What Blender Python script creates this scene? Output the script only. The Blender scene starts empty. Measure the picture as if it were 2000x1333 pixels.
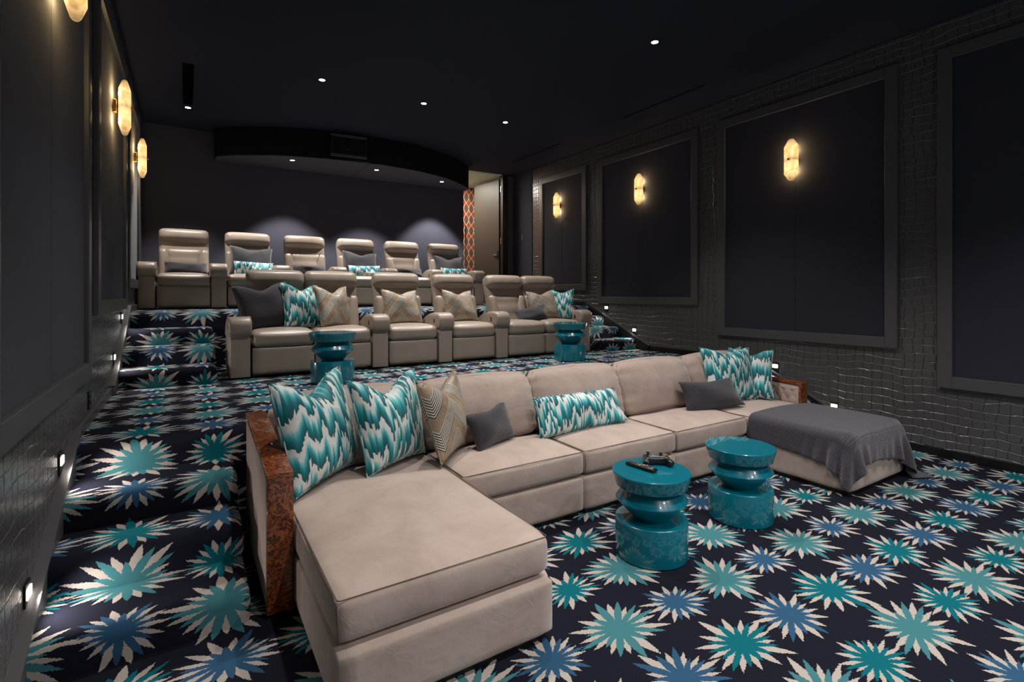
import bpy, bmesh, math, random
import numpy as np
from mathutils import Vector, Matrix

random.seed(4)
scene = bpy.context.scene
COL = scene.collection
PI = math.pi

# ---------------------------------------------------------------- camera, world, exposure
TH = math.atan2(635, 1000)
cam_d = bpy.data.cameras.new('camera'); cam = bpy.data.objects.new('camera', cam_d); COL.objects.link(cam)
cam.location = (0, 0, 1.5); cam.rotation_euler = (PI / 2, 0, -TH)
cam_d.sensor_width = 36; cam_d.lens = 18; cam_d.shift_y = -(666.5 - 575) / 2000; cam_d.clip_start = .02
scene.camera = cam
world = bpy.data.worlds.new('world'); scene.world = world; world.use_nodes = True
world.node_tree.nodes['Background'].inputs[0].default_value = (.80, .86, 1.0, 1)
world.node_tree.nodes['Background'].inputs[1].default_value = .22
vs = scene.view_settings
vs.view_transform = 'Standard'; vs.look = 'None'; vs.gamma = 1; vs.use_curve_mapping = False; vs.exposure = 0.45
scene.cycles.use_denoising = True
scene.cycles.sample_clamp_indirect = 4
scene.cycles.max_bounces = 6
POWER = 1.0          # scales every ceiling downlight

# room measures
XL, XR, ZC, YB = -.55, 5.9, 4.015, 9.2
Z1, Z2 = .65, 1.3
RISE = .1625

# ---------------------------------------------------------------- materials
def hexc(h):
    h = h.lstrip('#'); o = []
    for i in (0, 2, 4):
        c = int(h[i:i + 2], 16) / 255
        o.append(c / 12.92 if c <= .04045 else ((c + .055) / 1.055) ** 2.4)
    return (*o, 1)

class NT:
    def __init__(s, name):
        s.m = bpy.data.materials.new(name); s.m.use_nodes = True
        s.t = s.m.node_tree; s.b = s.t.nodes['Principled BSDF']
    def new(s, ty, **kw):
        n = s.t.nodes.new(ty)
        for k, v in kw.items(): setattr(n, k, v)
        return n
    def put(s, sock, v):
        if hasattr(v, 'is_linked') or isinstance(v, bpy.types.NodeSocket): s.t.links.new(v, sock)
        else: sock.default_value = v
    def M(s, op, a, b=0., c=0.):
        n = s.new('ShaderNodeMath', operation=op)
        s.put(n.inputs[0], a); s.put(n.inputs[1], b)
        if op in ('WRAP', 'MULTIPLY_ADD', 'SMOOTH_MIN', 'COMPARE'): s.put(n.inputs[2], c)
        return n.outputs[0]
    def mix(s, f, a, b):
        n = s.new('ShaderNodeMix', data_type='RGBA')
        s.put(n.inputs[0], f); s.put(n.inputs[6], a); s.put(n.inputs[7], b)
        return n.outputs[2]
    def ramp(s, f, stops, interp='LINEAR'):
        n = s.new('ShaderNodeValToRGB'); r = n.color_ramp; r.interpolation = interp
        while len(r.elements) < len(stops): r.elements.new(.5)
        for e, (p, c) in zip(r.elements, stops):
            e.position = p; e.color = c if len(c) == 4 else (*c, 1)
        s.put(n.inputs[0], f); return n.outputs[0]
    def xyz(s, vec):
        n = s.new('ShaderNodeSeparateXYZ'); s.t.links.new(vec, n.inputs[0]); return n.outputs
    def vec(s, x, y, z=0.):
        n = s.new('ShaderNodeCombineXYZ')
        for k, v in enumerate((x, y, z)): s.put(n.inputs[k], v)
        return n.outputs[0]
    def obj(s): return s.new('ShaderNodeTexCoord').outputs['Object']
    def uv(s): return s.new('ShaderNodeTexCoord').outputs['UV']
    def pos(s): return s.new('ShaderNodeNewGeometry').outputs['Position']
    def noise(s, vec, scale, detail=2., rough=.5, dist=0., out=0):
        n = s.new('ShaderNodeTexNoise'); s.t.links.new(vec, n.inputs['Vector'])
        n.inputs['Scale'].default_value = scale; n.inputs['Detail'].default_value = detail
        n.inputs['Roughness'].default_value = rough; n.inputs['Distortion'].default_value = dist
        return n.outputs[out]
    def white(s, vec):
        n = s.new('ShaderNodeTexWhiteNoise', noise_dimensions='3D'); s.t.links.new(vec, n.inputs[0]); return n.outputs[0]
    def bump(s, h, strength=.3, dist=.01):
        n = s.new('ShaderNodeBump'); n.inputs['Strength'].default_value = strength; n.inputs['Distance'].default_value = dist
        s.t.links.new(h, n.inputs['Height']); s.t.links.new(n.outputs[0], s.b.inputs['Normal'])
    def set(s, **kw):
        for k, v in kw.items(): s.put(s.b.inputs[k.replace('_', ' ')], v)
        return s.m

def plain(name, col, rough=.5, metal=0., spec=.5, sheen=0., noise=0., bump=0., bscale=60, coat=0.):
    t = NT(name); c = hexc(col)
    t.set(Base_Color=c, Roughness=rough, Metallic=metal, Specular_IOR_Level=spec)
    if sheen: t.set(Sheen_Weight=sheen, Sheen_Roughness=.5)
    if coat: t.set(Coat_Weight=coat, Coat_Roughness=.0, Coat_IOR=1.55)
    if noise:
        f = t.noise(t.obj(), 5, 4, .6)
        a = tuple(x * (1 - noise) for x in c[:3]) + (1,); b = tuple(min(1, x * (1 + noise)) for x in c[:3]) + (1,)
        t.set(Base_Color=t.ramp(f, [(.3, a), (.7, b)]))
    if bump: t.bump(t.noise(t.obj(), bscale, 3, .6), bump, .01)
    return t.m

MT = {}
MT['leather'] = plain('taupe_leather', '#9c8d80', .36, noise=.06, bump=.12, bscale=110)
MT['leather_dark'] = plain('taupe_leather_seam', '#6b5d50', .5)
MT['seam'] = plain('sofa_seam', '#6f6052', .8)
MT['charcoal'] = plain('charcoal_velvet', '#2d2a32', .85, sheen=.35, noise=.38, bump=.5, bscale=130)
MT['teal_lacquer'] = plain('teal_lacquer', '#006d80', .25, coat=1., spec=.4)
MT['frame'] = plain('dark_panel_frame', '#5a595b', .36, noise=.05)
MT['ceiling'] = plain('black_ceiling', '#2d3140', .85, spec=.2)
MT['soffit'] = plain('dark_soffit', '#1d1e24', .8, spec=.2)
MT['soffit_under_lit'] = plain('soffit_underside_lit', '#55555e', .8, spec=.2)  # paler than the face: bounced light from below put into the colour
MT['black'] = plain('black_paint', '#0b0b0d', .5)
MT['void'] = plain('vent_black', '#020203', .9, spec=.05)
MT['black_gloss'] = plain('black_plastic', '#151517', .3)
MT['brass'] = plain('aged_brass', '#b58a45', .28, metal=1)
MT['chrome'] = plain('brushed_steel', '#b9b6ae', .25, metal=1)
MT['silver'] = plain('silver_plastic', '#6f7276', .28, metal=.6)
MT['trim'] = plain('stair_trim_board', '#565557', .35, noise=.06)
MT['door'] = plain('olive_grey_door', '#3f3e37', .5)
MT['mint'] = plain('mint_ceiling_paint', '#b9d8c8', .8)
MT['white_key'] = plain('pale_button', '#b8b8b8', .5)
MT['orange_key'] = plain('amber_button', '#b98a3a', .5)

def fabric(name, col):
    t = NT(name); v = t.obj(); c = hexc(col)
    f = t.noise(v, 260, 2, .6)
    t.set(Base_Color=t.ramp(f, [(.3, tuple(x * .8 for x in c[:3])), (.7, tuple(x * 1.2 for x in c[:3]))]), Roughness=.9, Specular_IOR_Level=.15, Sheen_Weight=.15)
    t.bump(f, .15, .003); return t.m
MT['panel'] = fabric('navy_panel_fabric', '#393a46')
MT['panel_left'] = MT['panel']
MT['backwall'] = fabric('slate_wall_fabric', '#4a4a56')

def suede():
    t = NT('beige_suede'); v = t.obj()
    f = t.noise(v, 3.5, 5, .65, .6)
    col = t.ramp(f, [(.3, hexc('#a8958b')), (.55, hexc('#b5a399')), (.75, hexc('#bdada3'))])
    t.set(Base_Color=col, Roughness=.85, Specular_IOR_Level=.2, Sheen_Weight=.35, Sheen_Roughness=.4)
    x, y, z = t.xyz(v)
    w = t.noise(v, 9, 4, .6, .8)
    t.bump(w, .25, .02); return t.m
MT['suede'] = suede()

def croc():
    t = NT('crocodile_embossed_wall'); p = t.pos(); x, y, z = t.xyz(p)
    u = t.M('ADD', x, y)
    base = t.vec(u, z, 0.)
    n1 = t.noise(base, 2.2, 3, .55); n2 = t.noise(t.vec(t.M('ADD', u, 7.3), t.M('MULTIPLY', z, .6), 3.), 3.2, 3, .55)
    zz = t.M('ADD', t.M('DIVIDE', z, .078), t.M('MULTIPLY', n1, 1.9))
    row = t.M('FLOOR', zz); fz = t.M('SUBTRACT', zz, row)
    off = t.white(t.vec(row, 3., 1.))
    uu = t.M('ADD', t.M('ADD', t.M('DIVIDE', u, .085), t.M('MULTIPLY', n2, 1.6)), t.M('MULTIPLY', off, .35))
    fu = t.M('SUBTRACT', uu, t.M('FLOOR', uu))
    dz = t.M('SUBTRACT', .5, t.M('ABSOLUTE', t.M('SUBTRACT', fz, .5)))
    du = t.M('SUBTRACT', .5, t.M('ABSOLUTE', t.M('SUBTRACT', fu, .5)))
    hz = t.M('MINIMUM', t.M('MULTIPLY', dz, 18.), 1.); hu = t.M('MINIMUM', t.M('MULTIPLY', du, 14.), 1.)
    h = t.M('MULTIPLY', hz, t.M('MULTIPLY_ADD', hu, .5, .5))
    fine = t.noise(p, 60, 3, .6)
    crease_glint = t.M('MULTIPLY', t.M('SUBTRACT', 1., hz), t.ramp(t.noise(base, 5, 2), [(.36, (0, 0, 0)), (.58, (1, 1, 1))]))
    col = t.mix(crease_glint, t.mix(hu, hexc('#3d3c3e'), hexc('#5a595a')), hexc('#8d8c8d'))  # highlights along the horizontal creases painted in as lighter grey
    t.set(Base_Color=col, Roughness=t.M('MULTIPLY_ADD', fine, .12, .20), Specular_IOR_Level=.6)
    t.bump(t.M('ADD', h, t.M('MULTIPLY', fine, .06)), .6, .008); return t.m
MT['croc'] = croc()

def carpet():
    t = NT('starburst_carpet'); uv = t.uv(); sx, sy, _ = t.xyz(uv)
    jn = t.noise(uv, 150, 0, .5, out=1); jx, jy, _ = t.xyz(jn)
    sx = t.M('ADD', sx, t.M('MULTIPLY', t.M('SUBTRACT', jx, .5), .009)); sy = t.M('ADD', sy, t.M('MULTIPLY', t.M('SUBTRACT', jy, .5), .009))
    PX, PY = .373, .355
    iu = t.M('DIVIDE', t.M('SUBTRACT', sx, 1.262), PX); i = t.M('FLOOR', t.M('ADD', iu, .5)); fx = t.M('SUBTRACT', iu, i)
    jv = t.M('DIVIDE', t.M('SUBTRACT', sy, .970), PY); j = t.M('FLOOR', t.M('ADD', jv, .5)); fy = t.M('SUBTRACT', jv, j)
    gx = t.M('SIGN', fx); gy = t.M('SIGN', fy)
    N = 14
    lt, te, bl = hexc('#3f767d'), hexc('#0c616c'), hexc('#2e5270')
    ks = [lt, te, te, bl, bl, lt]; rs = [.205, .160, .190, .185, .158, .205]
    def star(di, dj):
        ci = t.M('ADD', i, di); cj = t.M('ADD', j, dj)
        wob = t.vec(ci, cj, 9.)
        lx = t.M('MULTIPLY', t.M('SUBTRACT', fx, di), PX * .94); ly = t.M('MULTIPLY', t.M('SUBTRACT', fy, dj), PY * 1.06)
        k = t.M('ADD', t.M('MULTIPLY', t.M('FLOORED_MODULO', cj, 3.), 2.), t.M('FLOORED_MODULO', ci, 2.))
        kf = t.M('DIVIDE', t.M('ADD', k, .5), 6.)
        col = t.ramp(kf, [(n / 6, c) for n, c in enumerate(ks)], 'CONSTANT')
        R = t.ramp(kf, [(n / 6, (r, r, r)) for n, r in enumerate(rs)], 'CONSTANT')
        r = t.M('SQRT', t.M('ADD', t.M('MULTIPLY', lx, lx), t.M('MULTIPLY', ly, ly)))
        a = t.M('ADD', t.M('DIVIDE', t.M('ARCTAN2', ly, lx), 2 * PI), .5)
        # uneven spike widths round the star
        a = t.M('ADD', a, t.M('MULTIPLY', t.M('SINE', t.M('MULTIPLY', a, 2 * PI * 2)), .018))
        A = t.M('ADD', t.M('MULTIPLY', a, N), t.white(wob))
        def spike(A, sd, lo, hi, w):
            f = t.M('FLOOR', A); fr = t.M('SUBTRACT', A, f); T = t.M('ABSOLUTE', t.M('MULTIPLY_ADD', fr, 2., -1.))
            ix = t.M('FLOORED_MODULO', f, float(N))
            rn = t.white(t.vec(ci, cj, t.M('ADD', ix, sd)))
            Rk = t.M('MULTIPLY', R, t.M('MULTIPLY_ADD', rn, hi - lo, lo)); r0 = t.M('MULTIPLY', R, .34)
            q = t.M('DIVIDE', t.M('SUBTRACT', Rk, r), t.M('SUBTRACT', Rk, r0))
            return t.M('LESS_THAN', T, t.M('MULTIPLY', q, w))
        te_m = spike(A, .5, .58, 1.12, .95)
        w_m = spike(t.M('ADD', A, .5), 40.5, .78, 1.18, .98)
        return te_m, w_m, col
    navy = t.ramp(t.noise(uv, 240, 2, .7), [(.3, hexc('#13141e')), (.7, hexc('#1f202d'))])
    cream = t.ramp(t.noise(uv, 260, 2, .7), [(.3, hexc('#a0968e')), (.7, hexc('#bcb3ab'))])
    col = navy
    for di, dj in ((0., gy), (gx, 0.), (0., 0.)):
        a, b, c = star(di, dj)
        col = t.mix(b, col, cream); col = t.mix(a, col, c)
    t.set(Base_Color=col, Roughness=.95, Specular_IOR_Level=.08)
    t.bump(t.noise(uv, 420, 2, .7), .35, .006); return t.m
MT['carpet'] = carpet()

def ikat():
    t = NT('teal_ikat_fabric'); v = t.obj(); x, y, z = t.xyz(v)
    rnd = t.new('ShaderNodeObjectInfo').outputs['Random']
    x = t.M('ADD', x, t.M('MULTIPLY', rnd, 3.))
    q = t.M('DIVIDE', t.M('FLOOR', t.M('MULTIPLY', x, 85.)), 85.)
    tri = t.M('PINGPONG', t.M('DIVIDE', x, .11), .5)
    n1 = t.noise(t.vec(t.M('MULTIPLY', q, 1.), rnd, t.M('MULTIPLY', z, .10)), 14, 2, .6)
    n2 = t.noise(t.vec(q, 5., t.M('MULTIPLY', z, .03)), 70, 1, .5)
    h = t.M('ADD', t.M('DIVIDE', z, .175), t.M('MULTIPLY', tri, .75))
    h = t.M('ADD', h, t.M('ADD', t.M('MULTIPLY', n1, 2.6), t.M('MULTIPLY', n2, 1.25)))
    fr = t.M('SUBTRACT', h, t.M('FLOOR', h))
    soft = t.noise(t.vec(x, 2., t.M('MULTIPLY', z, .08)), 120, 2, .6)
    fr = t.M('ADD', fr, t.M('MULTIPLY', t.M('SUBTRACT', soft, .5), .10))
    col = t.ramp(fr, [(0, hexc('#0a6068')), (.20, hexc('#0f8089')), (.34, hexc('#3aa9b0')), (.48, hexc('#86cdd0')), (.60, hexc('#dfe6e3')), (.86, hexc('#e4e2dc')), (.885, hexc('#0e565c')), (1, hexc('#0a6068'))])
    t.set(Base_Color=col, Roughness=.55, Specular_IOR_Level=.35, Sheen_Weight=.2)
    t.bump(t.noise(v, 18, 3, .6), .25, .015); return t.m
MT['ikat'] = ikat()

def gold():
    t = NT('gold_chevron_satin'); v = t.obj(); x, y, z = t.xyz(v)
    tr = t.M('PINGPONG', t.M('ADD', t.M('DIVIDE', x, .34), .12), .5)
    q = t.M('ADD', t.M('DIVIDE', z, .21), t.M('MULTIPLY', tr, 1.9))
    f = t.M('SUBTRACT', q, t.M('FLOOR', q))
    band = t.M('LESS_THAN', f, .58)
    st = t.M('GREATER_THAN', t.M('SUBTRACT', t.M('MULTIPLY', f, 12.0), t.M('FLOOR', t.M('MULTIPLY', f, 12.0))), .45)
    satin = t.ramp(t.noise(v, 7, 3, .6), [(.3, hexc('#8f7b66')), (.7, hexc('#b39d86'))])
    stripe = t.mix(st, hexc('#2c2824'), hexc('#cfc6b8'))
    t.set(Base_Color=t.mix(band, satin, stripe), Roughness=t.M('MULTIPLY_ADD', band, .3, .35), Specular_IOR_Level=.5)
    t.bump(t.noise(v, 14, 3, .6), .35, .02); return t.m
MT['gold'] = gold()

def burl():
    t = NT('burl_wood'); v = t.obj()
    f = t.noise(v, 5., 4, .55, 3.0)
    g = t.noise(v, 17, 3, .6, 2.)
    c = t.ramp(t.M('ADD', t.M('MULTIPLY', f, .7), t.M('MULTIPLY', g, .3)), [(.30, hexc('#1f0d06')), (.39, hexc('#5e2a13')), (.44, hexc('#9a5229')), (.475, hexc('#2c1208')), (.51, hexc('#7c3b1c')), (.55, hexc('#a55f33')), (.58, hexc('#3a180b')), (.64, hexc('#8a4722')), (.72, hexc('#33150a'))])
    t.set(Base_Color=c, Roughness=.3, Coat_Weight=.6, Coat_Roughness=.05); return t.m
MT['burl'] = burl()

def throw_mat():
    t = NT('charcoal_knit'); uv = t.uv(); x, y, z = t.xyz(uv)
    a = t.M('ABSOLUTE', t.M('SINE', t.M('MULTIPLY', x, 300.))); b = t.M('ABSOLUTE', t.M('SINE', t.M('MULTIPLY', y, 240.)))
    h = t.M('ADD', t.M('MULTIPLY', a, .6), t.M('MULTIPLY', b, .6))
    n = t.noise(uv, 60, 3, .6)
    col = t.ramp(t.M('ADD', t.M('MULTIPLY', h, .5), t.M('MULTIPLY', n, .5)), [(.25, hexc('#312e35')), (.8, hexc('#4f4b54'))])
    t.set(Base_Color=col, Roughness=.95, Specular_IOR_Level=.1, Sheen_Weight=.4)
    t.bump(t.M('ADD', h, t.M('MULTIPLY', t.noise(uv, 7, 4, .6, .5), 5.)), .6, .005); return t.m
MT['throw'] = throw_mat()

def emis(name, col, strength, rough=.4):
    t = NT(name); t.set(Base_Color=(.8, .8, .8, 1), Roughness=rough, Emission_Color=hexc(col), Emission_Strength=strength); return t.m
MT['lamp'] = emis('lit_lens', '#fff4e6', 14)
MT['steplamp'] = emis('lit_step_lens', '#fff0e2', 5)

def alabaster():
    t = NT('glowing_alabaster'); v = t.obj(); x, y, z = t.xyz(v)
    n = t.noise(v, 9, 4, .6, 1.2)
    s = t.ramp(n, [(.25, (.35, .35, .35)), (.75, (1, 1, 1))])
    band = t.M('MINIMUM', t.M('ADD', t.M('MULTIPLY', t.M('ABSOLUTE', t.M('ADD', z, .0)), 11.), .45), 1.)
    tip = t.M('MINIMUM', t.M('MULTIPLY', t.M('SUBTRACT', .27, t.M('ABSOLUTE', z)), 8.), 1.)
    st = t.M('MULTIPLY', t.M('MULTIPLY', s, t.M('MULTIPLY', band, tip)), 1.6)
    t.set(Base_Color=hexc('#e8d2a4'), Roughness=.25, Emission_Color=t.ramp(n, [(.3, hexc('#f5b865')), (.7, hexc('#ffd89c'))]), Emission_Strength=st); return t.m
MT['alabaster'] = alabaster()

def wallpaper():
    t = NT('orange_ogee_wallpaper'); x, y, z = t.xyz(t.pos())
    a = t.M('DIVIDE', x, .13); b = t.M('DIVIDE', z, .26)
    tx = t.M('PINGPONG', a, .5); tz = t.M('PINGPONG', b, .5)
    s = t.M('MULTIPLY', t.M('SINE', t.M('MULTIPLY', tz, PI)), .5)
    d = t.M('ABSOLUTE', t.M('SUBTRACT', t.M('ADD', tx, s), .5))
    line = t.M('LESS_THAN', d, .05)
    inside = t.M('GREATER_THAN', t.M('ADD', tx, s), .5)
    c = t.mix(inside, hexc('#b8593a'), hexc('#74574a'))
    t.set(Base_Color=t.mix(line, c, hexc('#f0dcc0')), Roughness=.6); return t.m
MT['wallpaper'] = wallpaper()

# ---------------------------------------------------------------- object helpers
def link(o, parent=None):
    COL.objects.link(o)
    if parent is not None: o.parent = parent
    return o
def tag(o, label=None, cat=None, group=None, kind=None):
    if label: o['label'] = label
    if cat: o['category'] = cat
    if group: o['group'] = group
    if kind: o['kind'] = kind
    return o
def empty(name, loc=(0, 0, 0), rz=0.):
    o = bpy.data.objects.new(name, None); o.location = loc; o.rotation_euler = (0, 0, rz); o.empty_display_size = .1
    return link(o)
def mesh_from(name, verts, faces, mat, smooth=True, uvs=None, sharp=None):
    me = bpy.data.meshes.new(name); me.from_pydata([tuple(map(float, v)) for v in verts], [], faces)
    if uvs is not None:
        l = me.uv_layers.new(name='UVMap')
        idx = np.zeros(len(me.loops), dtype=np.int32); me.loops.foreach_get('vertex_index', idx)
        l.data.foreach_set('uv', np.asarray(uvs, dtype=np.float32)[idx].ravel())
    me.polygons.foreach_set('use_smooth', [smooth] * len(me.polygons))
    if smooth and sharp: me.set_sharp_from_angle(angle=math.radians(sharp))
    me.materials.append(MT[mat] if isinstance(mat, str) else mat); me.update()
    return me
def ob(name, me, parent=None, loc=(0, 0, 0), rot=(0, 0, 0)):
    o = bpy.data.objects.new(name, me); o.location = loc; o.rotation_euler = rot
    return link(o, parent)
def bm_mesh(name, bm, mat, smooth=True, sharp=35):
    me = bpy.data.meshes.new(name); bmesh.ops.recalc_face_normals(bm, faces=bm.faces); bm.to_mesh(me); bm.free()
    me.polygons.foreach_set('use_smooth', [smooth] * len(me.polygons))
    if smooth and sharp: me.set_sharp_from_angle(angle=math.radians(sharp))
    me.materials.append(MT[mat] if isinstance(mat, str) else mat); return me
def add_box(bm, a, b):
    r = bmesh.ops.create_cube(bm, size=1); vs_ = r['verts']
    for v in vs_: v.co = Vector([(a[k] + b[k]) / 2 + v.co[k] * (b[k] - a[k]) for k in range(3)])
    return vs_
def box_me(name, a, b, mat, r=0., seg=2):
    bm = bmesh.new(); add_box(bm, a, b)
    if r: bmesh.ops.bevel(bm, geom=list(bm.edges), offset=r, segments=seg, profile=.5, affect='EDGES')
    return bm_mesh(name, bm, mat, bool(r), 50)
def box(name, a, b, mat, parent=None, r=0., seg=2, center=True):
    """box from corner a to b (parent space), its origin at the centre of its foot"""
    o = Vector(((a[0] + b[0]) / 2, (a[1] + b[1]) / 2, min(a[2], b[2]))) if center else Vector((0, 0, 0))
    A = Vector(a) - o; B = Vector(b) - o
    x = ob(name, box_me(name, A, B, mat, r, seg), parent, o)
    if r:
        m = x.modifiers.new('normals', 'WEIGHTED_NORMAL'); m.keep_sharp = True
    return x
def struct(o): o['kind'] = 'structure'; return o

def soft_me(name, sx, sy, sz, r, mat, n=10, puff=(0, 0, 0), fn=None):
    """rounded puffed box, centred; puff = bulge of the faces along x, y, z"""
    h = np.array([sx, sy, sz]) / 2; key = {}; V = []; F = []
    g = np.linspace(-1, 1, n + 1)
    g = np.sign(g) * np.abs(g) ** .8
    def vid(p):
        k = tuple(np.round(p, 5))
        if k not in key: key[k] = len(V); V.append(np.array(p))
        return key[k]
    for ax in range(3):
        for sg in (-1, 1):
            for a in range(n):
                for b in range(n):
                    q = []
                    for da, db in ((0, 0), (1, 0), (1, 1), (0, 1)):
                        p = [0, 0, 0]; p[ax] = sg; p[(ax + 1) % 3] = g[a + da]; p[(ax + 2) % 3] = g[b + db]; q.append(vid(p))
                    F.append(q if sg > 0 else q[::-1])
    P = np.array(V); rr = min(r, h.min() * .999)
    W = P * h; inner = np.clip(W, -(h - rr), h - rr); d = W - inner; L = np.linalg.norm(d, axis=1, keepdims=True)
    W = inner + d / np.maximum(L, 1e-9) * rr
    for ax in range(3):
        if puff[ax]:
            u = P[:, (ax + 1) % 3]; v = P[:, (ax + 2) % 3]
            W[:, ax] += np.sign(P[:, ax]) * np.abs(P[:, ax]) ** 2 * puff[ax] * (1 - u ** 2) * (1 - v ** 2)
    if fn is not None: W = fn(W, P)
    return mesh_from(name, W, F, mat)
def tube_me(name, pts, r, mat, sides=5, closed=False):
    pts = [Vector(p) for p in pts]; V = []; F = []; n = len(pts)
    for k, p in enumerate(pts):
        a = pts[(k - 1) % n] if closed or k else p; b = pts[(k + 1) % n] if closed or k < n - 1 else p
        d = (b - a).normalized(); up = Vector((0, 0, 1)) if abs(d.z) < .9 else Vector((1, 0, 0))
        s = d.cross(up).normalized(); t = s.cross(d)
        for q in range(sides):
            an = 2 * PI * q / sides; V.append(p + (s * math.cos(an) + t * math.sin(an)) * r)
    for k in range(n if closed else n - 1):
        for q in range(sides):
            a = k * sides + q; b = k * sides + (q + 1) % sides; k2 = (k + 1) % n
            F.append((a, b, k2 * sides + (q + 1) % sides, k2 * sides + q))
    if not closed:
        F.append(list(range(sides))[::-1]); F.append(list(range((n - 1) * sides, n * sides)))
    return mesh_from(name, V, F, mat)
def lathe_me(name, prof, mat, n=48, sharp=30, caps=True):
    V = []; F = []
    for r, z in prof:
        for k in range(n): V.append((r * math.cos(2 * PI * k / n), r * math.sin(2 * PI * k / n), z))
    for a in range(len(prof) - 1):
        for k in range(n):
            F.append((a * n + k, a * n + (k + 1) % n, (a + 1) * n + (k + 1) % n, (a + 1) * n + k))
    if caps: F.append(list(range(n))[::-1]); F.append([(len(prof) - 1) * n + k for k in range(n)])
    return mesh_from(name, V, F, mat, True, None, sharp)
def prism_me(name, poly, x0, x1, mat, r=0., seg=2, axis='x'):
    """polygon in (y,z) extruded along x"""
    bm = bmesh.new(); a = [bm.verts.new((x0, y, z)) for y, z in poly]; b = [bm.verts.new((x1, y, z)) for y, z in poly]
    n = len(poly); bm.faces.new(a); bm.faces.new(b[::-1])
    for k in range(n): bm.faces.new((a[k], b[k], b[(k + 1) % n], a[(k + 1) % n]))
    if r: bmesh.ops.bevel(bm, geom=[e for e in bm.edges], offset=r, segments=seg, profile=.5, affect='EDGES', clamp_overlap=True)
    return bm_mesh(name, bm, mat, True, 40)

# ---------------------------------------------------------------- lights that belong to the ceiling
ring_me = lathe_me('trim_ring', [(.034, -.004), (.050, -.006), (.052, 0), (.052, .01), (.034, .01), (.034, -.004)], 'black', 24, caps=False)
lens_me = lathe_me('lens', [(.001, 0), (.033, 0), (.033, .004), (.001, .004)], 'lamp', 20)
def downlight(x, y, z, label, power, angle=76, blend=.7, tilt=(0, 0), vis=True, col=(1, .955, .91)):
    t = empty('downlight', (x, y, z)); tag(t, label, 'downlight', 'recessed ceiling downlights')
    ob('trim_ring', ring_me, t); ob('lens', lens_me, t, (0, 0, -.003))
    l = bpy.data.lights.new('downlight_beam', 'SPOT'); l.energy = power * POWER; l.spot_size = math.radians(angle); l.spot_blend = blend
    l.shadow_soft_size = .05; l.color = col
    lo = bpy.data.objects.new('downlight_beam', l); lo.location = (0, 0, -.03); lo.rotation_euler = (tilt[0], tilt[1], 0); link(lo, t)
    return t

# ================================================================ STRUCTURE
# --- floors and stairs, carpeted
RN = .06
def carpet_block(name, x0, x1, y0, z0, z1, y1, v0, parent=None, round_l=False, round_r=False, drop=None):
    """riser at y0 from z0 to z1, rounded nosing, tread back to y1; v0 = path length at the foot of the riser"""
    zb = z0 if drop is None else drop
    prof = [(0., z0 - z1 if drop is None else drop - z1, v0)]           # y offset, z offset, v
    rise = z1 - z0
    prof = [(0., zb - z1, v0 + (zb - z0)), (0., -RN, v0 + rise - RN)]
    for k in range(1, 7):
        a = PI / 2 * k / 6
        prof.append((RN - RN * math.cos(a), -RN + RN * math.sin(a), v0 + rise - RN + 2 * RN * k / 6))
    prof.append((y1 - y0, 0., v0 + rise + (y1 - y0)))
    xs = [(x0, 0.)]
    if round_l: xs = [(x0 + RN - RN * math.sin(a), RN - RN * math.cos(a)) for a in (PI / 2, PI / 3, PI / 6, 0)]
    e = [(x1, 0.)]
    if round_r: e = [(x1 - RN + RN * math.sin(a), RN - RN * math.cos(a)) for a in (0, PI / 6, PI / 3, PI / 2)]
    xs += e
    V = []; U = []; F = []; m = len(prof) + 1
    for x, o in xs:
        for k, (yy, zz, v) in enumerate(prof):
            V.append((x, y0 + max(yy, 0) + (o if k < len(prof) - 1 else 0), z1 + zz - (o if zz > -RN * .99 or k >= 2 else 0))); U.append((x, v))
        V.append((x, y1, zb)); U.append((x, v0 - .2))
    for a in range(len(xs) - 1):
        for k in range(m - 1): F.append((a * m + k, (a + 1) * m + k, (a + 1) * m + k + 1, a * m + k + 1))
    F.append(list(range(m))); F.append([(len(xs) - 1) * m + k for k in range(m)][::-1])
    # end caps get their own verts with dark uv
    c = Vector(((x0 + x1) / 2, y0, zb))
    V = [Vector(v) - c for v in V]
    me = mesh_from(name, V, F, 'carpet', True, U, 50)
    return ob(name, me, parent, c)

def plane_floor(name, x0, x1, y0, y1, z, voff):
    V = [(x0, y0, z), (x1, y0, z), (x1, y1, z), (x0, y1, z), (x0, y0, z - .1), (x1, y0, z - .1), (x1, y1, z - .1), (x0, y1, z - .1)]
    U = [(x, y + voff) for x, y, _ in V]
    F = [(0, 1, 2, 3), (7, 6, 5, 4), (0, 4, 5, 1), (1, 5, 6, 2), (2, 6, 7, 3), (3, 7, 4, 0)]
    return struct(ob(name, mesh_from(name, V, F, 'carpet', False, U)))
Y_1, T1 = 2.61, .34       # first riser, tread of the lower flights
P1Y = Y_1 + 3 * T1        # 3.63 edge of the middle platform
Y_2, T2 = 5.66, .36
P2Y = Y_2 + 3 * T2        # 6.74 edge of the rear platform
plane_floor('floor', XL, XR, -2.5, P1Y + .2, 0, 0)
struct(carpet_block('floor_platform_middle', XL, XR, P1Y, 0, Z1, P2Y + .2, P1Y))
struct(carpet_block('floor_platform_rear', XL, XR + .3, P2Y, Z1, Z2, 11., P2Y + .65))
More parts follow.
